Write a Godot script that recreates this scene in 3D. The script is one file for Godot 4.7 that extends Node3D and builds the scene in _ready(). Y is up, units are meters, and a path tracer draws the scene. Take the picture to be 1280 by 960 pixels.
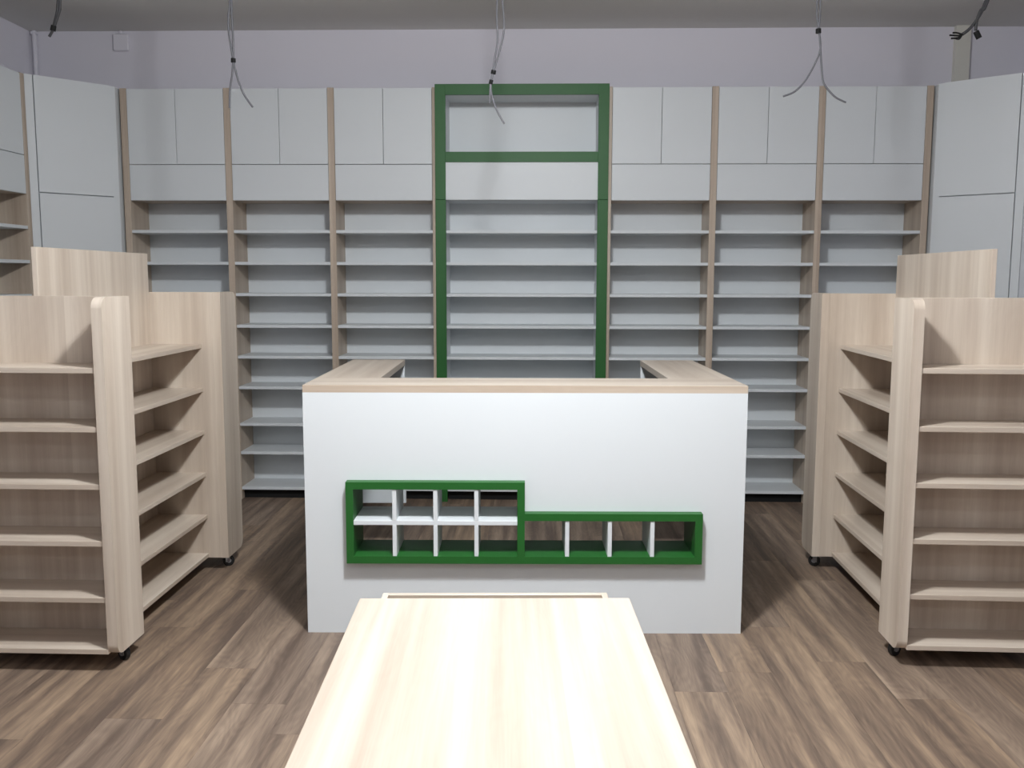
extends Node3D
# An unfinished shop interior: wall shelving, a white counter, two rolling display islands and a low table.

const CAM_HEIGHT := 1.4
const CEILING_Y := 2.95
const BACK_Z := -5.95
const LEFT_X := -3.225
const RIGHT_X := 3.03
const FRONT_Z := 6.5
const SHELF_FRONT := -5.667
const SHELF_DEPTH := 0.268
const BAY := 0.634
const MID := 1.047
const SHELF_CENTRE := -0.099

var rng := RandomNumberGenerator.new()
var used := {}
var M := {}

func _ready() -> void:
	rng.seed = 20240
	setup_camera()
	setup_environment()
	make_materials()
	build_ceiling_lamps()
	build_room()
	build_floor()
	build_wall_shelving()
	build_corner_cabinets()
	build_counter()
	build_islands()
	build_table()
	build_cables()
	build_wall_fittings()

# ---------------------------------------------------------------- camera, light
func setup_camera() -> void:
	var cam := Camera3D.new()
	cam.name = "camera"
	add_child(cam)
	var yaw := 0.0273
	var pitch := 0.1146
	var roll := 0.0022
	cam.position = Vector3(0, CAM_HEIGHT, 0)
	cam.basis = Basis(Vector3.UP, yaw) * Basis(Vector3.RIGHT, -pitch) * Basis(Vector3.BACK, roll)
	cam.fov = rad_to_deg(2.0 * atan(480.0 / 1146.137))
	cam.near = 0.05
	cam.far = 50.0
	cam.current = true

func setup_environment() -> void:
	var we := WorldEnvironment.new()
	we.name = "environment"
	var env := Environment.new()
	env.background_mode = Environment.BG_COLOR
	env.background_color = Color(0.0, 0.0, 0.0)
	env.tonemap_mode = Environment.TONE_MAPPER_LINEAR
	env.tonemap_exposure = 1.0
	env.sdfgi_enabled = true
	env.ssao_enabled = true
	env.ssil_enabled = true
	we.environment = env
	add_child(we)

const LAMP_COLOR := Color(0.97, 0.985, 1.0)

const LAMP_Y := 2.82

func build_ceiling_lamps() -> void:
	# round lamps with an opal dome, in one row along the middle of the room, all above the top edge of the picture
	var spots := [[-2.2, 3.5, 5.4, "bright round ceiling lamp with an opal dome above the low table"], [-0.3, 0.65, 0.6, "faint round ceiling lamp with an opal dome right above the viewer"], [1.6, 0.65, 0.6, "faint round ceiling lamp with an opal dome behind the viewer"]]
	for s in spots:
		var t = thing("ceiling_lamp", s[3], "lamp", Vector3(-0.05, LAMP_Y, s[0]), 0.0, "round lamps along the middle of the ceiling")
		var c := starter()
		tube(c, [Vector3(0, 0.06, 0), Vector3(0, CEILING_Y - LAMP_Y, 0)], 0.06, 24)
		mesh_node(t, "lamp_base", c, M.metal_white)
		var g := MeshInstance3D.new()
		g.name = "dome"
		var ball := SphereMesh.new()
		ball.radius = 0.19
		ball.height = 0.17
		ball.radial_segments = 28
		ball.rings = 14
		g.mesh = ball
		g.material_override = M.glow
		t.add_child(g)
		var l := OmniLight3D.new()
		l.name = "dome_light"
		l.light_color = LAMP_COLOR
		l.light_energy = s[1]
		l.light_size = 0.08
		l.shadow_enabled = true
		l.omni_range = 16.0
		l.omni_attenuation = 2.0
		t.add_child(l)
		# the flat underside of the dome sends most of its light down
		var d := AreaLight3D.new()
		d.name = "underside_light"
		d.area_size = Vector2(0.34, 0.34)
		d.light_color = LAMP_COLOR
		d.light_energy = s[2]
		d.shadow_enabled = true
		d.area_range = 16.0
		d.area_attenuation = 2.0
		d.position = Vector3(0, -0.09, 0)
		d.rotation.x = -PI / 2
		t.add_child(d)

# ---------------------------------------------------------------- materials
func plain(c: Color, rough := 0.5, metal := 0.0) -> StandardMaterial3D:
	var m := StandardMaterial3D.new()
	m.albedo_color = c
	m.roughness = rough
	m.metallic = metal
	return m

func noise(sd: int, freq: float, octaves := 3) -> FastNoiseLite:
	var n := FastNoiseLite.new()
	n.seed = sd
	n.noise_type = FastNoiseLite.TYPE_SIMPLEX_SMOOTH
	n.frequency = freq
	n.fractal_type = FastNoiseLite.FRACTAL_FBM
	n.fractal_octaves = octaves
	return n

func tex_from(bytes: PackedByteArray, w: int, h: int) -> ImageTexture:
	var img := Image.create_from_data(w, h, false, Image.FORMAT_RGB8, bytes)
	img.generate_mipmaps()
	return ImageTexture.create_from_image(img)

# pale ash laminate, 1.4 m wide and 2.8 m long, grain along v
func ash_texture() -> ImageTexture:
	var w := 1024
	var h := 1024
	var b := PackedByteArray()
	b.resize(w * h * 3)
	var na := noise(11, 1.0, 3)
	var nb := noise(12, 1.0, 3)
	var nc := noise(13, 1.0, 2)
	var light := Color(0.885, 0.838, 0.78)
	var dark := Color(0.735, 0.67, 0.607)
	var i := 0
	for y in h:
		var v := 2.8 * y / h
		for x in w:
			var u := 1.4 * x / w
			var band := na.get_noise_2d(u * 7.5, v * 0.3)
			var stripe := nb.get_noise_2d(u * 26.0, v * 0.6 + 90.0)
			var warp := nb.get_noise_2d(u * 5.0, v * 0.9 + 40.0)
			var ring := sin((u * 30.0 + warp * 9.0) * TAU * 0.55)
			var fine := nc.get_noise_2d(u * 190.0, v * 5.0)
			var t := clampf(0.38 + 0.6 * band + 0.02 * ring + 0.2 * stripe + 0.1 * fine, 0.0, 1.0)
			var c := light.lerp(dark, t)
			b[i] = int(c.r * 255.0)
			b[i + 1] = int(c.g * 255.0)
			b[i + 2] = int(c.b * 255.0)
			i += 3
	return tex_from(b, w, h)

# eight oak floor planks side by side in one picture, each 0.185 m by 1.22 m
func oak_texture(sd: int) -> ImageTexture:
	var w := 1024
	var h := 1024
	var b := PackedByteArray()
	b.resize(w * h * 3)
	var na := noise(sd, 1.0, 3)
	var nb := noise(sd + 1, 1.0, 2)
	var nc := noise(sd + 2, 1.0, 2)
	var r := RandomNumberGenerator.new()
	r.seed = sd
	var tone := []
	var off := []
	var warm := []
	for k in 8:
		tone.append(r.randf_range(-0.13, 0.13))
		off.append(r.randf_range(0.0, 100.0))
		warm.append(r.randf())
	var i := 0
	for y in h:
		var v := 1.22 * y / h
		for x in w:
			var k := x / 128
			var u := 0.185 * (x % 128) / 128.0
			var o: float = off[k]
			var band := na.get_noise_2d(u * 13.0 + o, v * 0.85)
			var warp := nb.get_noise_2d(u * 7.0 + o, v * 1.7 + 30.0)
			var ring := sin((u * 26.0 + warp * 3.6) * TAU)
			var streak := nb.get_noise_2d(u * 60.0 + o, v * 2.6 + 70.0)
			var fine := nc.get_noise_2d(u * 330.0 + o, v * 9.0)
			var t := clampf(0.5 + 0.66 * band + 0.06 * ring + 0.14 * streak + 0.18 * fine + tone[k], 0.0, 1.0)
			var wm: float = warm[k]
			b[i] = int(lerpf(162.0 + 5.0 * wm, 98.0, t))
			b[i + 1] = int(lerpf(143.0, 83.0, t))
			b[i + 2] = int(lerpf(125.0 - 7.0 * wm, 73.0, t))
			i += 3
	return tex_from(b, w, h)

func make_materials() -> void:
	var ash := plain(Color(0.955, 0.95, 0.945), 0.36)
	ash.albedo_texture = ash_texture()
	M.ash = ash
	# the same laminate as narrow edging and on the wall shelving, a shade browner
	var edge := plain(Color(0.9, 0.88, 0.86), 0.45)
	edge.albedo_texture = ash.albedo_texture
	M.edge = edge
	M.oak = []
	for k in 2:
		var o := plain(Color.WHITE, 0.5)
		o.albedo_texture = oak_texture(300 + 10 * k)
		M.oak.append(o)
	M.white = plain(Color(0.856, 0.872, 0.88), 0.42)
	M.paint = plain(Color(0.87, 0.86, 0.89), 0.9)
	M.shopfront = plain(Color(0.16, 0.165, 0.18), 0.4)
	M.ceiling = plain(Color(0.85, 0.845, 0.83), 0.95)
	M.chase = plain(Color(0.84, 0.83, 0.795), 0.9)
	M.green = plain(Color(0.11, 0.365, 0.13), 0.5)
	M.black = plain(Color(0.02, 0.02, 0.022), 0.8)
	M.rubber = plain(Color(0.09, 0.09, 0.095), 0.5)
	M.steel = plain(Color(0.62, 0.63, 0.65), 0.3, 0.9)
	M.hub = plain(Color(0.6, 0.6, 0.62), 0.4)
	M.cable = plain(Color(0.40, 0.40, 0.42), 0.55)
	M.cable_dark = plain(Color(0.24, 0.24, 0.25), 0.55)
	M.metal_white = plain(Color(0.9, 0.9, 0.9), 0.5)
	M.slab = plain(Color(0.32, 0.27, 0.22), 0.9)
	var g := plain(Color(0.95, 0.97, 1.0), 0.6)
	g.emission_enabled = true
	g.emission = LAMP_COLOR
	g.emission_energy_multiplier = 1.5
	M.glow = g

# ---------------------------------------------------------------- helpers
func numbered(base: String) -> String:
	var n: int = used.get(base, 0)
	used[base] = n + 1
	return base if n == 0 else "%s_%03d" % [base, n]

func describe(o: Node, label: String, category: String, group := "") -> void:
	o.set_meta("label", label)
	o.set_meta("category", category)
	if group != "":
		o.set_meta("group", group)

func thing(called: String, label: String, category: String, at := Vector3.ZERO, turn := 0.0, group := "") -> Node3D:
	var o := Node3D.new()
	o.name = numbered(called)
	add_child(o)
	o.position = at
	o.rotation.y = turn
	describe(o, label, category, group)
	return o

func mesh_node(parent: Node, called: String, st: SurfaceTool, m: Material) -> MeshInstance3D:
	var o := MeshInstance3D.new()
	o.name = called if parent != self else numbered(called)
	o.mesh = st.commit()
	o.material_override = m
	o.cast_shadow = GeometryInstance3D.SHADOW_CASTING_SETTING_ON
	parent.add_child(o, true)
	return o

func starter() -> SurfaceTool:
	var st := SurfaceTool.new()
	st.begin(Mesh.PRIMITIVE_TRIANGLES)
	return st

# a flat polygon (counter-clockwise seen from its normal), uv in metres with the grain along axis g
func poly(st: SurfaceTool, pts: Array, n: Vector3, g: int, off: Vector2) -> void:
	var uvs := []
	for p: Vector3 in pts:
		uvs.append(grain_uv(p, n, g, off))
	for i in range(1, pts.size() - 1):
		for k in [0, i + 1, i]:
			st.set_normal(n)
			st.set_uv(uvs[k])
			st.add_vertex(pts[k])

func grain_uv(p: Vector3, n: Vector3, g: int, off: Vector2) -> Vector2:
	var a := n.abs()
	var ax := 0
	if a.y >= a.x and a.y >= a.z:
		ax = 1
	elif a.z >= a.x:
		ax = 2
	var along := g
	var across := 0
	if ax == g:
		along = (g + 1) % 3
		across = (g + 2) % 3
	else:
		across = 3 - ax - g
	return Vector2(p[across] / 1.4 + off.x, p[along] / 2.8 + off.y)

# a box with small chamfers on all edges
func chamfer_box(st: SurfaceTool, a: Vector3, b: Vector3, g: int, c: float, off: Vector2) -> void:
	var lo := Vector3(minf(a.x, b.x), minf(a.y, b.y), minf(a.z, b.z))
	var hi := Vector3(maxf(a.x, b.x), maxf(a.y, b.y), maxf(a.z, b.z))
	c = minf(c, 0.3 * minf(hi.x - lo.x, minf(hi.y - lo.y, hi.z - lo.z)))
	var corner := func(sx: int, sy: int, sz: int, axis: int) -> Vector3:
		var p := Vector3(hi.x if sx > 0 else lo.x, hi.y if sy > 0 else lo.y, hi.z if sz > 0 else lo.z)
		if axis != 0: p.x -= sx * c
		if axis != 1: p.y -= sy * c
		if axis != 2: p.z -= sz * c
		return p
	var add := func(pts: Array, n: Vector3):
		var q := pts
		if (pts[1] - pts[0]).cross(pts[2] - pts[0]).dot(n) < 0:
			q = pts.duplicate()
			q.reverse()
		poly(st, q, n, g, off)
	for ax in 3:
		for s in [-1, 1]:
			var n := Vector3.ZERO
			n[ax] = s
			var pts := []
			for q in [[-1, -1], [1, -1], [1, 1], [-1, 1]]:
				var sg := [0, 0, 0]
				sg[ax] = s
				sg[(ax + 1) % 3] = q[0]
				sg[(ax + 2) % 3] = q[1]
				pts.append(corner.call(sg[0], sg[1], sg[2], ax))
			add.call(pts, n)
	for ax in 3:
		var a1 := (ax + 1) % 3
		var a2 := (ax + 2) % 3
		for s1 in [-1, 1]:
			for s2 in [-1, 1]:
				var pts := []
				for q in [[-1, a1], [1, a1], [1, a2], [-1, a2]]:
					var sg := [0, 0, 0]
					sg[ax] = q[0]
					sg[a1] = s1
					sg[a2] = s2
					pts.append(corner.call(sg[0], sg[1], sg[2], q[1]))
				var n := Vector3.ZERO
				n[a1] = s1
				n[a2] = s2
				add.call(pts, n.normalized())
	for sx in [-1, 1]:
		for sy in [-1, 1]:
			for sz in [-1, 1]:
				add.call([corner.call(sx, sy, sz, 0), corner.call(sx, sy, sz, 1), corner.call(sx, sy, sz, 2)], Vector3(sx, sy, sz).normalized())

# texture offset so that a board of this size stays inside the picture of the grain
func grain_offset(a: Vector3, b: Vector3, g: int) -> Vector2:
	var lo := Vector3(minf(a.x, b.x), minf(a.y, b.y), minf(a.z, b.z))
	return Vector2(rng.randf() - lo[(g + 1) % 3] / 1.4, 0.1 * rng.randf() - lo[g] / 2.8)

func board(parent: Node, called: String, a: Vector3, b: Vector3, m: Material, g := 1, c := 0.0012) -> MeshInstance3D:
	var st := starter()
	chamfer_box(st, a, b, g, c, grain_offset(a, b, g))
	return mesh_node(parent, called, st, m)

# extrude a polygon given in plan (x, z) between two heights
func prism(st: SurfaceTool, plan: PackedVector2Array, y0: float, y1: float) -> void:
	var p := plan
	if Geometry2D.is_polygon_clockwise(p):
		p = p.duplicate()
		p.reverse()
	var n := p.size()
	for i in n:
		var a := p[i]
		var b := p[(i + 1) % n]
		var d := (b - a).normalized()
		var nn := Vector3(d.y, 0, -d.x)
		quad(st, Vector3(a.x, y0, a.y), Vector3(b.x, y0, b.y), Vector3(b.x, y1, b.y), Vector3(a.x, y1, a.y), nn)
	var tri := Geometry2D.triangulate_polygon(p)
	for k in range(0, tri.size(), 3):
		for s in [[y1, Vector3.UP], [y0, Vector3.DOWN]]:
			var q := [p[tri[k]], p[tri[k + 1]], p[tri[k + 2]]]
			var pts := []
			for e: Vector2 in q:
				pts.append(Vector3(e.x, s[0], e.y))
			if (pts[1] - pts[0]).cross(pts[2] - pts[0]).dot(s[1]) < 0:
				pts.reverse()
			poly(st, pts, s[1], 0, Vector2.ZERO)

func quad(st: SurfaceTool, a: Vector3, b: Vector3, c: Vector3, d: Vector3, n: Vector3) -> void:
	var pts := [a, b, c, d]
	if (b - a).cross(c - a).dot(n) < 0:
		pts.reverse()
	poly(st, pts, n, 1, Vector2.ZERO)

# round tube through points
func tube(st: SurfaceTool, pts: Array, radius: float, sides := 8) -> void:
	var path := []
	for i in pts.size() - 1:
		var p0: Vector3 = pts[maxi(i - 1, 0)]
		var p1: Vector3 = pts[i]
		var p2: Vector3 = pts[i + 1]
		var p3: Vector3 = pts[mini(i + 2, pts.size() - 1)]
		for k in 5:
			path.append(p1.cubic_interpolate(p2, p0, p3, k / 5.0))
	path.append(pts[pts.size() - 1])
	var rings := []
	for i in path.size():
		var d: Vector3 = (path[mini(i + 1, path.size() - 1)] - path[maxi(i - 1, 0)]).normalized()
		var e := d.cross(Vector3(0.3, 0.1, 1).normalized()).normalized()
		var f := d.cross(e)
		var ring := []
		for k in sides:
			var t := TAU * k / sides
			ring.append([path[i] + (e * cos(t) + f * sin(t)) * radius, e * cos(t) + f * sin(t)])
		rings.append(ring)
	for i in rings.size() - 1:
		for k in sides:
			var q := [rings[i][k], rings[i][(k + 1) % sides], rings[i + 1][(k + 1) % sides], rings[i + 1][k]]
			for j in ([0, 1, 2, 0, 2, 3] if (q[1][0] - q[0][0]).cross(q[2][0] - q[0][0]).dot(q[0][1]) < 0 else [0, 2, 1, 0, 3, 2]):
				st.set_normal(q[j][1])
				st.set_uv(Vector2.ZERO)
				st.add_vertex(q[j][0])
	for s in [0, rings.size() - 1]:
		var centre: Vector3 = path[s]
		var nn: Vector3 = (path[0] - path[1]).normalized() if s == 0 else (path[s] - path[s - 1]).normalized()
		for k in sides:
			var fan := [centre, rings[s][k][0], rings[s][(k + 1) % sides][0]]
			if (fan[1] - fan[0]).cross(fan[2] - fan[0]).dot(nn) > 0:
				fan.reverse()
			for v in fan:
				st.set_normal(nn)
				st.set_uv(Vector2.ZERO)
				st.add_vertex(v)

# solid turned about the x axis: profile of (x, radius)
func lathe_x(st: SurfaceTool, profile: Array, centre: Vector3, sides := 20) -> void:
	for i in profile.size() - 1:
		var a: Vector2 = profile[i]
		var b: Vector2 = profile[i + 1]
		var d := (b - a).normalized()
		for k in sides:
			var t0 := TAU * k / sides
			var t1 := TAU * (k + 1) / sides
			var r := func(e: Vector2, t: float) -> Vector3:
				return centre + Vector3(e.x, e.y * cos(t), e.y * sin(t))
			var nr := func(t: float) -> Vector3:
				return Vector3(-d.y, d.x * cos(t), d.x * sin(t))
			var fan := [[a, t0], [b, t0], [b, t1], [a, t0], [b, t1], [a, t1]]
			var probe: Vector3 = (r.call(b, t0) - r.call(a, t0)).cross(r.call(b, t1) - r.call(a, t0)) + (r.call(b, t1) - r.call(a, t0)).cross(r.call(a, t1) - r.call(a, t0))
			var sgn := 1.0 if nr.call((t0 + t1) / 2).dot(r.call((a + b) / 2, (t0 + t1) / 2) - centre) >= 0 else -1.0
			if probe.dot(nr.call((t0 + t1) / 2) * sgn) > 0:
				fan.reverse()
			for q in fan:
				st.set_normal(nr.call(q[1]) * sgn)
				st.set_uv(Vector2.ZERO)
				st.add_vertex(r.call(q[0], q[1]))

# ---------------------------------------------------------------- room
func shell(called: String, a: Vector3, b: Vector3, m: Material, label: String, category: String) -> MeshInstance3D:
	var o := board(self, called, a, b, m, 0, 0.0)
	o.set_meta("kind", "structure")
	describe(o, label, category)
	return o

func build_room() -> void:
	var t := 0.15
	shell("wall_back", Vector3(LEFT_X - t, 0, BACK_Z - t), Vector3(RIGHT_X + t, CEILING_Y, BACK_Z), M.paint, "pale lilac white painted back wall above the shelving", "wall")
	shell("wall_left", Vector3(LEFT_X - t, 0, BACK_Z), Vector3(LEFT_X, CEILING_Y, FRONT_Z), M.paint, "pale painted left wall with a pipe in its corner", "wall")
	shell("wall_right", Vector3(RIGHT_X, 0, BACK_Z), Vector3(RIGHT_X + t, CEILING_Y, FRONT_Z), M.paint, "pale painted right wall", "wall")
	shell("wall_front", Vector3(LEFT_X - t, 0, FRONT_Z), Vector3(RIGHT_X + t, CEILING_Y, FRONT_Z + t), M.shopfront, "dark shop front behind the viewer", "wall")
	shell("ceiling", Vector3(LEFT_X - t, CEILING_Y, BACK_Z - t), Vector3(RIGHT_X + t, CEILING_Y + t, FRONT_Z + t), M.ceiling, "plain greyish white painted ceiling", "ceiling")

func plank_mesh(k: int, flip_u: bool, flip_v: bool, length: float) -> ArrayMesh:
	var w := 0.185
	var g := 0.0001
	var c := 0.0006
	var hx := w / 2 - g
	var hz := length / 2 - g
	var st := starter()
	var uv := func(p: Vector3) -> Vector2:
		var a := clampf(p.x / w + 0.5, 0.02, 0.98)
		var b := p.z / 1.22 + 0.5 * length / 1.22
		if flip_u: a = 1.0 - a
		if flip_v: b = 1.0 - b
		return Vector2((k + a) / 8.0, clampf(b, 0.002, 0.998))
	var face := func(pts: Array, n: Vector3):
		var q := pts
		if (pts[1] - pts[0]).cross(pts[2] - pts[0]).dot(n) < 0:
			q = pts.duplicate()
			q.reverse()
		for i in range(1, 3):
			for j in [0, i + 1, i]:
				st.set_normal(n)
				st.set_uv(uv.call(q[j]))
				st.add_vertex(q[j])
	var top := [Vector3(-hx + c, 0, -hz + c), Vector3(hx - c, 0, -hz + c), Vector3(hx - c, 0, hz - c), Vector3(-hx + c, 0, hz - c)]
	var mid := [Vector3(-hx, -c * 0.7, -hz), Vector3(hx, -c * 0.7, -hz), Vector3(hx, -c * 0.7, hz), Vector3(-hx, -c * 0.7, hz)]
	face.call(top, Vector3.UP)
	var outs := [Vector3(0, 1, -1), Vector3(1, 1, 0), Vector3(0, 1, 1), Vector3(-1, 1, 0)]
	for i in 4:
		var j := (i + 1) % 4
		face.call([top[i], top[j], mid[j], mid[i]], outs[i].normalized())
		var low := Vector3(0, -0.006, 0)
		face.call([mid[i], mid[j], mid[j] + low, mid[i] + low], Vector3(outs[i].x, 0, outs[i].z))
	return st.commit()

func build_floor() -> void:
	var f := shell("floor", Vector3(LEFT_X - 0.15, -0.15, BACK_Z - 0.15), Vector3(RIGHT_X + 0.15, -0.004, FRONT_Z + 0.15), M.slab, "greyish brown oak plank floor", "floor")
	var meshes := {}
	var r := RandomNumberGenerator.new()
	r.seed = 77
	var w := 0.185
	var full := 1.22
	var x := LEFT_X + w / 2
	while x - w / 2 < RIGHT_X - 0.02:
		var z := BACK_Z - r.randf_range(0.0, 1.1)
		while z < 0.6:
			var z0 := maxf(z, BACK_Z)
			var z1 := z + full
			if z1 - BACK_Z > 0.05:
				var length := snappedf(z1 - z0, 0.05) if z0 > z else full
				z0 = z1 - length
				var k := r.randi_range(0, 7)
				var s := r.randi_range(0, 1)
				var fu := r.randf() < 0.5
				var fv := r.randf() < 0.5
				var key := "%d %s %s %.2f" % [k, fu, fv, length]
				if not meshes.has(key):
					meshes[key] = plank_mesh(k, fu, fv, length)
				var o := MeshInstance3D.new()
				o.name = "plank"
				o.mesh = meshes[key]
				o.material_override = M.oak[s]
				o.position = Vector3(x, 0, (z0 + z1) / 2)
				f.add_child(o, true)
			z += full
		x += w
	# floor behind the viewer
	board(f, "rear_covering", Vector3(LEFT_X, -0.004, 1.75), Vector3(RIGHT_X, -0.001, FRONT_Z), M.slab, 2, 0.0)

# ---------------------------------------------------------------- wall shelving
const SHELVES := [1.674, 1.480, 1.287, 1.091, 0.898, 0.705, 0.472, 0.290, 0.062]
const TOP := 2.542

# local frame: middle of the bay's front at floor level, front facing +z
func shelf_bay(label: String, at: Vector3, turn: float, width: float, cover := 0) -> Node3D:
	var t = thing("shelving_bay", label, "shelving", at, turn, "wall shelving bays with cupboards above")
	var h := width / 2
	var d := SHELF_DEPTH
	var p := 0.0195
	for s in [-1, 1]:
		board(t, "side_panel", Vector3(s * h, 0, 0), Vector3(s * (h - p), TOP, -d), M.edge, 1, 0.0008)
	board(t, "back_panel", Vector3(-h + p, 0.062, -d), Vector3(h - p, TOP - 0.02, -d + 0.008), M.white, 1, 0.0004)
	board(t, "top_panel", Vector3(-h + p, TOP - 0.02, -0.021), Vector3(h - p, TOP - 0.002, -d), M.white, 0)
	board(t, "cupboard_floor", Vector3(-h + p, 1.873, -0.019), Vector3(h - p, 1.891, -d + 0.008), M.edge, 0)
	for y in SHELVES:
		board(t, "shelf", Vector3(-h + p, y, -0.002), Vector3(h - p, y + 0.0185, -d + 0.008), M.white, 0)
	board(t, "toe_kick", Vector3(-h + p, 0.0, -0.05), Vector3(h - p, 0.062, -0.066), M.black, 0)
	var g := 0.002
	board(t, "fascia", Vector3(-h + p + g, 1.872, 0), Vector3(h - p - g, 2.086, -0.018), M.white, 0)
	for s in [-1, 1]:
		board(t, "door", Vector3(s * (h - p - g), 2.0895, 0), Vector3(s * 0.0014, TOP - 0.004, -0.018), M.white, 1)
	if cover != 0:
		board(t, "cover_panel", Vector3(cover * h, 0, 0), Vector3(cover * (h + 0.02), TOP, -d), M.edge, 1, 0.0008)
	return t

func build_wall_shelving() -> void:
	var words := [
		"white shelving bay with wood sides next to the left corner cabinet",
		"second white shelving bay from the left corner cabinet",
		"white shelving bay touching the left side of the green frame",
		"white shelving bay touching the right side of the green frame",
		"second white shelving bay from the right corner cabinet",
		"white shelving bay with wood sides next to the right corner cabinet"]
	for i in 6:
		var off := (-2.5 + i) * BAY
		off = -MID / 2 - (2.5 - i) * BAY if i < 3 else MID / 2 + (i - 2.5) * BAY
		shelf_bay(words[i], Vector3(SHELF_CENTRE + off, 0, SHELF_FRONT), 0.0, BAY, -1 if i == 0 else (1 if i == 5 else 0))
	shelf_bay("shelving bay on the left wall cut by the picture edge", Vector3(-2.905, 0, -5.242 + BAY / 2), PI / 2, BAY, 1)
	middle_bay()

func middle_bay() -> void:
	var t = thing("green_framed_shelving", "tall wide central shelving bay with a bright green frame", "shelving", Vector3(SHELF_CENTRE, 0, SHELF_FRONT))
	var h := MID / 2
	var d := SHELF_DEPTH
	var p := 0.0195
	var inner := h - p
	for s in [-1, 1]:
		board(t, "side_panel", Vector3(s * h, 0, 0), Vector3(s * (h - p), TOP, -d), M.edge, 1, 0.0008)
		board(t, "side_lining", Vector3(s * inner, 0.062, 0), Vector3(s * (inner - 0.0425), TOP - 0.02, -d + 0.008), M.white, 1)
	var li := inner - 0.0425
	board(t, "back_panel", Vector3(-inner, 0.062, -d), Vector3(inner, TOP - 0.02, -d + 0.008), M.white, 1, 0.0004)
	board(t, "top_panel", Vector3(-inner, TOP - 0.02, 0), Vector3(inner, TOP, -d), M.white, 0)
	board(t, "niche_ceiling", Vector3(-li, 2.497, 0), Vector3(li, TOP - 0.02, -d + 0.008), M.white, 0)
	board(t, "niche_floor", Vector3(-li, 2.115, 0), Vector3(li, 2.134, -d + 0.008), M.white, 0)
	board(t, "cupboard_floor", Vector3(-li, 1.873, -0.019), Vector3(li, 1.891, -d + 0.008), M.white, 0)
	board(t, "fascia", Vector3(-li, 1.874, 0.014), Vector3(li, 2.115, -0.004), M.white, 0)
	for y in SHELVES:
		board(t, "shelf", Vector3(-li, y, -0.002), Vector3(li, y + 0.0185, -d + 0.008), M.white, 0)
	board(t, "toe_kick", Vector3(-li, 0.0, -0.05), Vector3(li, 0.062, -0.066), M.black, 0)
	var o := 0.5232
	var w := 0.063
	for s in [-1, 1]:
		# the stiles are made of two lengths that meet under the fascia
		board(t, "frame_stile", Vector3(s * o, 0, 0), Vector3(s * (o - w), 1.8745, 0.022), M.green, 1)
		board(t, "frame_stile", Vector3(s * o, 1.8755, 0), Vector3(s * (o - w), 2.556, 0.022), M.green, 1)
	board(t, "frame_rail", Vector3(-o + w, 2.494, 0), Vector3(o - w, 2.556, 0.022), M.green, 0, 0.0003)
	board(t, "frame_rail", Vector3(-o + w, 2.098, 0.014), Vector3(o - w, 2.159, 0.022), M.green, 0, 0.0003)

func build_corner_cabinets() -> void:
	corner_cabinet("diagonal white corner cabinet with two doors, left of the shelving", Vector2(-2.547, -5.622), Vector2(-2.904, -5.262), Vector2(-2.547, BACK_Z + 0.01), Vector2(LEFT_X + 0.005, BACK_Z + 0.01), Vector2(LEFT_X + 0.005, -5.264))
	corner_cabinet("diagonal white corner cabinet with two doors, right of the shelving", Vector2(2.349, -5.622), Vector2(2.73, -5.315), Vector2(2.349, BACK_Z + 0.01), Vector2(RIGHT_X - 0.005, BACK_Z + 0.01), Vector2(RIGHT_X - 0.005, -5.315))

func corner_cabinet(label: String, a: Vector2, b: Vector2, c: Vector2, d: Vector2, e: Vector2) -> void:
	var t = thing("corner_cabinet", label, "cabinet", Vector3((a.x + b.x) / 2, 0, (a.y + b.y) / 2))
	var o := Vector2(t.position.x, t.position.z)
	var dir := (b - a).normalized()
	var out := Vector2(-dir.y, dir.x)
	if out.y < 0:
		out = -out
	var back := -out * 0.02
	var st := starter()
	prism(st, PackedVector2Array([a + back - o, b + back - o, e - o, d - o, c - o]), 0.08, 2.544)
	mesh_node(t, "body", st, M.white)
	var plate := func(called: String, s0: float, s1: float, y0: float, y1: float, m: Material):
		var q := starter()
		prism(q, PackedVector2Array([a + dir * s0 - o, a + dir * s1 - o, a + dir * s1 + back * 0.95 - o, a + dir * s0 + back * 0.95 - o]), y0, y1)
		mesh_node(t, called, q, m)
	var l := a.distance_to(b)
	var fs := starter()
	prism(fs, PackedVector2Array([a + back * 0.7 - o, a + dir * 0.036 + back * 0.7 - o, a + dir * 0.036 + back * 0.98 - o, a + back * 0.98 - o]), 0.08, 2.544)
	mesh_node(t, "filler_strip", fs, M.white)
	plate.call("filler_strip", l - 0.042, l, 0.08, 2.544, M.white)
	plate.call("door", 0.0355, l - 0.049, 1.890, 2.544, M.white)
	plate.call("door", 0.0355, l - 0.049, 0.084, 1.883, M.white)
	var k := starter()
	prism(k, PackedVector2Array([a + back * 3.0 - o, b + back * 3.0 - o, b + back * 4.0 - o, a + back * 4.0 - o]), 0.0, 0.08)
	mesh_node(t, "toe_kick", k, M.black)

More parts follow.
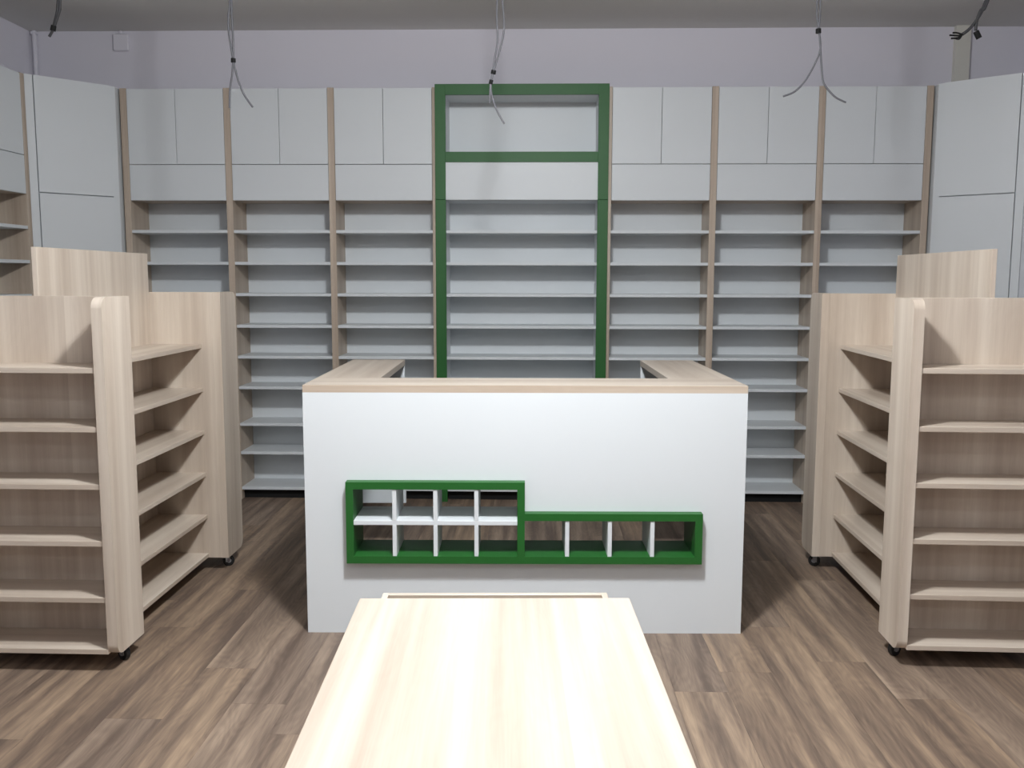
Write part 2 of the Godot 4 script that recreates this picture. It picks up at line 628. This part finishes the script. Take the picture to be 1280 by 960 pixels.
# ---------------------------------------------------------------- counter
func build_counter() -> void:
	# local frame: middle of the front face at floor level, front facing +z
	var t = thing("shop_counter", "white U-shaped shop counter with pale wood top and green cubby frame", "counter", Vector3(-0.0452, 0, -3.5082), 0.0249)
	var w := 0.8594
	var top := 0.9906
	var th := 0.029
	var arm := 0.264
	var deep := 1.117
	var front_top := board(t, "worktop", Vector3(-w, top - th, -0.0015), Vector3(w, top, -arm), M.ash, 0)
	board(front_top, "edge_band", Vector3(-w, top - th, 0), Vector3(w, top - 0.0005, -0.0014), M.edge, 0, 0.0002)
	for s in [-1, 1]:
		board(t, "worktop", Vector3(s * w, top - th, -arm), Vector3(s * (w - arm), top, -deep), M.ash, 2)
	# green cubby frame set through the front panel
	var x0 := -0.693
	var x1 := 0.690
	var y0 := 0.295
	var ym := 0.495
	var y1 := 0.618
	var b := 0.0285
	var yt := top - th
	var st := starter()
	for r in [[-w, 0.0, x0, yt], [x1, 0.0, w, yt], [x0, 0.0, x1, y0], [x0, y1, 0.0, yt], [0.0, ym, x1, yt]]:
		chamfer_box(st, Vector3(r[0], r[1], 0), Vector3(r[2], r[3], -0.019), 1, 0.0, Vector2.ZERO)
	mesh_node(t, "front_panel", st, M.white)
	for s in [-1, 1]:
		board(t, "side_panel", Vector3(s * w, 0, -0.0195), Vector3(s * (w - 0.019), yt, -deep + 0.004), M.white)
		board(t, "end_panel", Vector3(s * (w - 0.0195), 0.254, -deep + 0.023), Vector3(s * (w - arm), yt, -deep + 0.004), M.white)
	var zf := 0.04
	var zb := -0.19
	var f := starter()
	for r in [[x0, y0, x0 + b, y1], [-b, y0 + b, 0.0, y1], [x1 - b, y0 + b, x1, ym - b], [x0 + b, y0, x1, y0 + b], [x0 + b, y1 - b, -b, y1], [0.0, ym - b, x1, ym]]:
		chamfer_box(f, Vector3(r[0], r[1], zf), Vector3(r[2], r[3], zb), 0, 0.0, Vector2.ZERO)
	var frame := mesh_node(t, "cubby_frame", f, M.green)
	frame.set_meta("label", "bright green stepped frame")
	var p := 0.016
	var ym2 := (y0 + y1) / 2
	board(frame, "shelf", Vector3(x0 + b, ym2 - 0.009, zf - 0.004), Vector3(-b, ym2 + 0.009, zb), M.white, 0)
	for k in [1, 2, 3]:
		var x := lerpf(x0 + b, -b, k / 4.0)
		board(frame, "divider", Vector3(x - p / 2, y0 + b, zf - 0.003), Vector3(x + p / 2, ym2 - 0.009, zb), M.white)
		board(frame, "divider", Vector3(x - p / 2, ym2 + 0.009, zf - 0.003), Vector3(x + p / 2, y1 - b, zb), M.white)
		x = lerpf(0.0, x1 - b, k / 4.0)
		board(frame, "divider", Vector3(x - p / 2, y0 + b, zf - 0.003), Vector3(x + p / 2, ym - b, zb), M.white)

# ---------------------------------------------------------------- rolling islands
const ISLAND_SHELVES := [1.073, 0.868, 0.666, 0.463, 0.259, 0.070]

# upright slab standing in the z direction, its outer edge (at z1) rounded at top and foot
func slab_shape(x0: float, x1: float, z0: float, z1: float, y0: float, y1: float, r: float) -> SurfaceTool:
	var s := signf(z1 - z0)
	var out := []
	out.append(Vector2(z0, y0))
	for k in 7:
		var a := PI / 2 * k / 6.0
		out.append(Vector2(z1 - s * r + s * r * sin(a), y0 + r - r * cos(a)))
	for k in 7:
		var a := PI / 2 * k / 6.0
		out.append(Vector2(z1 - s * r + s * r * cos(a), y1 - r + r * sin(a)))
	out.append(Vector2(z0, y1))
	var st := starter()
	var off := Vector2(rng.randf(), 0.1 * rng.randf())
	var n := out.size()
	for side in [[x0, Vector3(signf(x0 - x1), 0, 0)], [x1, Vector3(signf(x1 - x0), 0, 0)]]:
		var pts := []
		for q: Vector2 in out:
			pts.append(Vector3(side[0], q.y, q.x))
		var area := Vector3.ZERO
		for i in range(1, n - 1):
			area += (pts[i] - pts[0]).cross(pts[i + 1] - pts[0])
		if area.dot(side[1]) < 0:
			pts.reverse()
		poly(st, pts, side[1], 1, off)
	var mid := Vector2((z0 + z1) / 2, (y0 + y1) / 2)
	var normal_at := func(i: int) -> Vector3:
		if i >= 1 and i <= 7:
			var a := PI / 2 * (i - 1) / 6.0
			return Vector3(0, -cos(a), s * sin(a))
		if i >= 8 and i <= 14:
			var a := PI / 2 * (i - 8) / 6.0
			return Vector3(0, sin(a), s * cos(a))
		return Vector3.ZERO
	for i in n:
		var j := (i + 1) % n
		var p: Vector2 = out[i]
		var q: Vector2 = out[j]
		var flat := Vector3(0, -(q.x - p.x), q.y - p.y).normalized()
		if Vector2(flat.z, flat.y).dot((p + q) / 2 - mid) < 0:
			flat = -flat
		var na: Vector3 = normal_at.call(i)
		var nb: Vector3 = normal_at.call(j)
		if na == Vector3.ZERO: na = flat
		if nb == Vector3.ZERO: nb = flat
		var v := [Vector3(x0, p.y, p.x), Vector3(x1, p.y, p.x), Vector3(x1, q.y, q.x), Vector3(x0, q.y, q.x)]
		var ns := [na, na, nb, nb]
		var order := [0, 1, 2, 0, 2, 3]
		if (v[1] - v[0]).cross(v[2] - v[0]).dot(flat) > 0:
			order = [0, 2, 1, 0, 3, 2]
		for k in order:
			st.set_normal(ns[k])
			st.set_uv(Vector2(v[k].x / 1.4 + off.x, v[k].y / 2.8 + off.y))
			st.add_vertex(v[k])
	return st

func caster(parent: Node3D, at: Vector3, turn: float) -> void:
	var c := starter()
	chamfer_box(c, Vector3(-0.019, 0.062, -0.019), Vector3(0.019, 0.066, 0.019), 0, 0.001, Vector2.ZERO)
	for s in [-1, 1]:
		chamfer_box(c, Vector3(s * 0.0115, 0.022, -0.009), Vector3(s * 0.0135, 0.062, 0.012), 0, 0.0005, Vector2.ZERO)
	chamfer_box(c, Vector3(-0.0135, 0.056, -0.009), Vector3(0.0135, 0.062, 0.012), 0, 0.001, Vector2.ZERO)
	var o := mesh_node(parent, "caster", c, M.steel)
	o.position = at
	o.rotation.y = turn
	var w := starter()
	lathe_x(w, [Vector2(-0.0105, 0.0), Vector2(-0.0105, 0.017), Vector2(-0.0105, 0.022), Vector2(-0.008, 0.027), Vector2(0.008, 0.027), Vector2(0.0105, 0.022), Vector2(0.0105, 0.017), Vector2(0.0105, 0.0)], Vector3(0, 0.027, -0.004), 24)
	mesh_node(o, "wheel", w, M.rubber)
	for s in [-1, 1]:
		var hb := starter()
		lathe_x(hb, [Vector2(s * 0.0136, 0.0), Vector2(s * 0.0136, 0.009), Vector2(s * 0.0105, 0.011)], Vector3(0, 0.027, -0.004), 16)
		mesh_node(o, "hub_cap", hb, M.hub)

# local frame: centre of the island on the floor, long side along z
func island(label: String, at: Vector3, turn: float, half_x: float, half_z: float, slab: float) -> void:
	var t = thing("display_island", label, "display unit", at, turn, "rolling wooden display islands")
	var th := 0.037
	var p := 0.019
	var y0 := 0.0666
	var y1 := 1.334
	var zi := half_z - slab
	var recess := 0.095
	board(t, "core_panel", Vector3(-p / 2, y0 + 0.02, -zi + p), Vector3(p / 2, 1.51, zi - p), M.ash, 1)
	for s in [-1, 1]:
		board(t, "end_panel", Vector3(-half_x + th, y0, s * zi), Vector3(half_x - th, y1, s * (zi - p)), M.ash, 1)
		for q in [-1, 1]:
			mesh_node(t, "corner_post", slab_shape(q * (half_x - th), q * half_x, s * (zi - p), s * half_z, y0, y1, 0.04), M.ash)
			caster(t, Vector3(q * (half_x - 0.036), 0, s * (half_z - 0.125)), 1.05 * q * s)
		for y in ISLAND_SHELVES:
			board(t, "end_shelf", Vector3(-half_x + th, y, s * zi), Vector3(half_x - th, y + p, s * (half_z - 0.004)), M.ash, 0)
			board(t, "side_shelf", Vector3(s * p / 2, y, -zi + p), Vector3(s * (half_x - recess), y + p, zi - p), M.ash, 2)

func build_islands() -> void:
	island("pale wood display island on casters, left of the counter", Vector3(-1.8167, 0, -3.764), -0.0051, 0.342, 0.683, 0.194)
	var c := Vector2(1.6588 - 1.65, -3.8685 + 3.6)
	var a := -0.027
	island("pale wood display island on casters, right of the counter", Vector3(1.65 + c.x * cos(a) + c.y * sin(a), 0, -3.6 - c.x * sin(a) + c.y * cos(a)), a, 0.346, 0.6645, 0.172)

# ---------------------------------------------------------------- low table
func build_table() -> void:
	# local frame: middle of the far edge on the floor, table running towards +z
	var t = thing("display_table", "low pale wood display table in the foreground with a pull-out tray", "table", Vector3(-0.116, 0, -2.5105), 0.038)
	var h := 0.5
	var w := 0.382
	var l := 1.45
	board(t, "table_top", Vector3(-w, h - 0.028, 0), Vector3(w, h, l), M.ash, 2, 0.0018)
	for s in [-1, 1]:
		board(t, "leg_panel", Vector3(s * (w - 0.03), 0, 0.06), Vector3(s * (w - 0.058), h - 0.028, l - 0.06), M.ash, 1)
	board(t, "lower_shelf", Vector3(-w + 0.058, 0.1, 0.08), Vector3(w - 0.058, 0.119, l - 0.08), M.ash, 2)
	var tray := board(t, "tray", Vector3(-0.332, 0.372, -0.128), Vector3(0.332, 0.382, 0.5), M.ash, 2)
	board(tray, "tray_side", Vector3(-0.333, 0.372, -0.128), Vector3(-0.315, 0.4705, 0.5), M.ash, 2)
	board(tray, "tray_side", Vector3(0.333, 0.372, -0.128), Vector3(0.315, 0.4705, 0.5), M.ash, 2)
	board(tray, "tray_front", Vector3(-0.315, 0.372, -0.128), Vector3(0.315, 0.4705, -0.11), M.ash, 0)

# ---------------------------------------------------------------- cables hanging from the ceiling
func px(u: float, v: float, z: float) -> Vector3:
	# position in the room of a spot on the plane at depth z, seen at (u, v) in a 1280 by 960 picture
	var cam: Camera3D = get_node("camera")
	var d := cam.basis * Vector3((u - 640.0) / 1146.137, -(v - 480.0) / 1146.137, -1.0)
	return cam.position + d * (z / d.z)

func hanging(label: String, strands: Array, tapes: Array, m: Material, z: float, radius: float) -> void:
	var first: Vector3 = px(strands[0][0][0], strands[0][0][1], z)
	var second: Vector3 = px(strands[0][1][0], strands[0][1][1], z)
	var lean := (first.x - second.x) / (first.y - second.y)
	var base := Vector3(first.x + 0.65 * lean * (CEILING_Y - first.y), CEILING_Y, z)
	var t = thing("hanging_cable", label, "cable", base, 0.0, "loose cables hanging from the ceiling")
	for i in strands.size():
		var pts := [Vector3(0.012 * (i - 0.5), 0, 0.004 * i)]
		for q in strands[i]:
			pts.append(px(q[0], q[1], z + (q[2] if q.size() > 2 else 0.0)) - base)
		var st := starter()
		tube(st, pts, radius)
		mesh_node(t, "cable", st, m)
	for q in tapes:
		var st := starter()
		tube(st, [px(q[0], q[1], z) - base, px(q[2], q[3], z) - base], q[4])
		mesh_node(t, "tape", st, M.black)

func build_cables() -> void:
	var z := -4.2
	hanging("short grey cable pair at the left, taped near its end", [[[75, 0], [74, 14], [70, 27], [67, 36], [61.5, 46]], [[72.5, 0], [71.5, 14], [68.5, 27], [66, 36]]], [[67.2, 32, 66, 38.5, 0.012]], M.cable_dark, z, 0.0062)
	hanging("grey cable pair left of the green frame with two loose ends", [[[287.5, 0], [285.5, 20], [286, 40], [289, 60], [291.5, 75], [297, 98], [305, 118], [316, 134]], [[289.5, 0], [290.5, 30], [291.5, 60], [291.5, 76], [290, 95], [287.5, 112], [287, 135]]], [[291.6, 73, 291.6, 78, 0.0105]], M.cable, z, 0.0045)
	hanging("grey cable pair hanging in front of the green frame", [[[628, 0], [630, 25], [629, 45], [624, 65], [617.5, 88], [613.5, 105], [615.5, 122], [622, 140], [630.5, 155]], [[621.5, 0], [621, 25], [622, 50], [619, 70], [616, 90], [613, 106], [612.5, 118], [612, 129]]], [[617.2, 88, 616.4, 92.5, 0.011], [614.3, 100, 613.2, 105, 0.009]], M.cable, z, 0.0042)
	hanging("grey cable with two spread ends over the right shelving", [[[1021.5, 0], [1021, 18], [1023, 34], [1025.5, 60], [1019, 79], [1007, 100], [994, 114], [979, 120.5]], [[1025.5, 0], [1025, 18], [1024, 34], [1025.5, 60], [1027, 85], [1029, 102], [1035, 112], [1045, 122], [1057.5, 128]]], [[1023, 36, 1023, 41.5, 0.012]], M.cable, z, 0.0042)
	hanging("dark cable bundle at the right with stripped wire ends", [[[1235, 0], [1228, 13], [1221.5, 24], [1212, 36], [1203, 43]], [[1233, 0], [1226, 13], [1221, 26], [1219.5, 38]]], [[1219.8, 39, 1224, 48, 0.012]], M.cable_dark, z, 0.0068)
	var t: Node3D = get_node("hanging_cable_004")
	for q in [[1203, 43, 1196, 41, 1191, 41], [1203, 43, 1198, 44.5, 1187, 44], [1203, 43, 1198, 47, 1189, 48], [1203, 43, 1199, 48.5, 1194, 48]]:
		var st := starter()
		tube(st, [px(q[0], q[1], z) - t.position, px(q[2], q[3], z) - t.position, px(q[4], q[5], z) - t.position], 0.004, 6)
		mesh_node(t, "wire_end", st, M.black)

# ---------------------------------------------------------------- fittings on the walls
func build_wall_fittings() -> void:
	var t = thing("junction_box", "square white cover plate under the ceiling at the left", "box", Vector3(-2.641, 2.825, BACK_Z))
	board(t, "cover", Vector3(-0.05, 0, 0), Vector3(0.05, 0.105, 0.022), M.paint, 0, 0.006)
	board(t, "conduit", Vector3(-0.012, 0.105, 0), Vector3(0.008, CEILING_Y - 2.825, 0.014), M.paint, 1, 0.003)
	var s := starter()
	tube(s, [Vector3(0, 0, 0), Vector3(0, 0.45, 0)], 0.0135, 14)
	var p := thing("corner_pipe", "thin white pipe running down the back left corner", "pipe", Vector3(-3.193, CEILING_Y - 0.45, BACK_Z + 0.016))
	mesh_node(p, "pipe", s, M.paint)
	board(p, "pipe_clip", Vector3(-0.02, 0.428, -0.016), Vector3(0.02, 0.446, 0.012), M.paint, 0, 0.002)
	var c := shell("trim_1", Vector3(2.565, 2.544, BACK_Z), Vector3(2.655, CEILING_Y, BACK_Z + 0.035), M.chase, "narrow yellowish boxed pipe casing on the back wall at right", "casing")
	c.set_meta("kind", "structure")
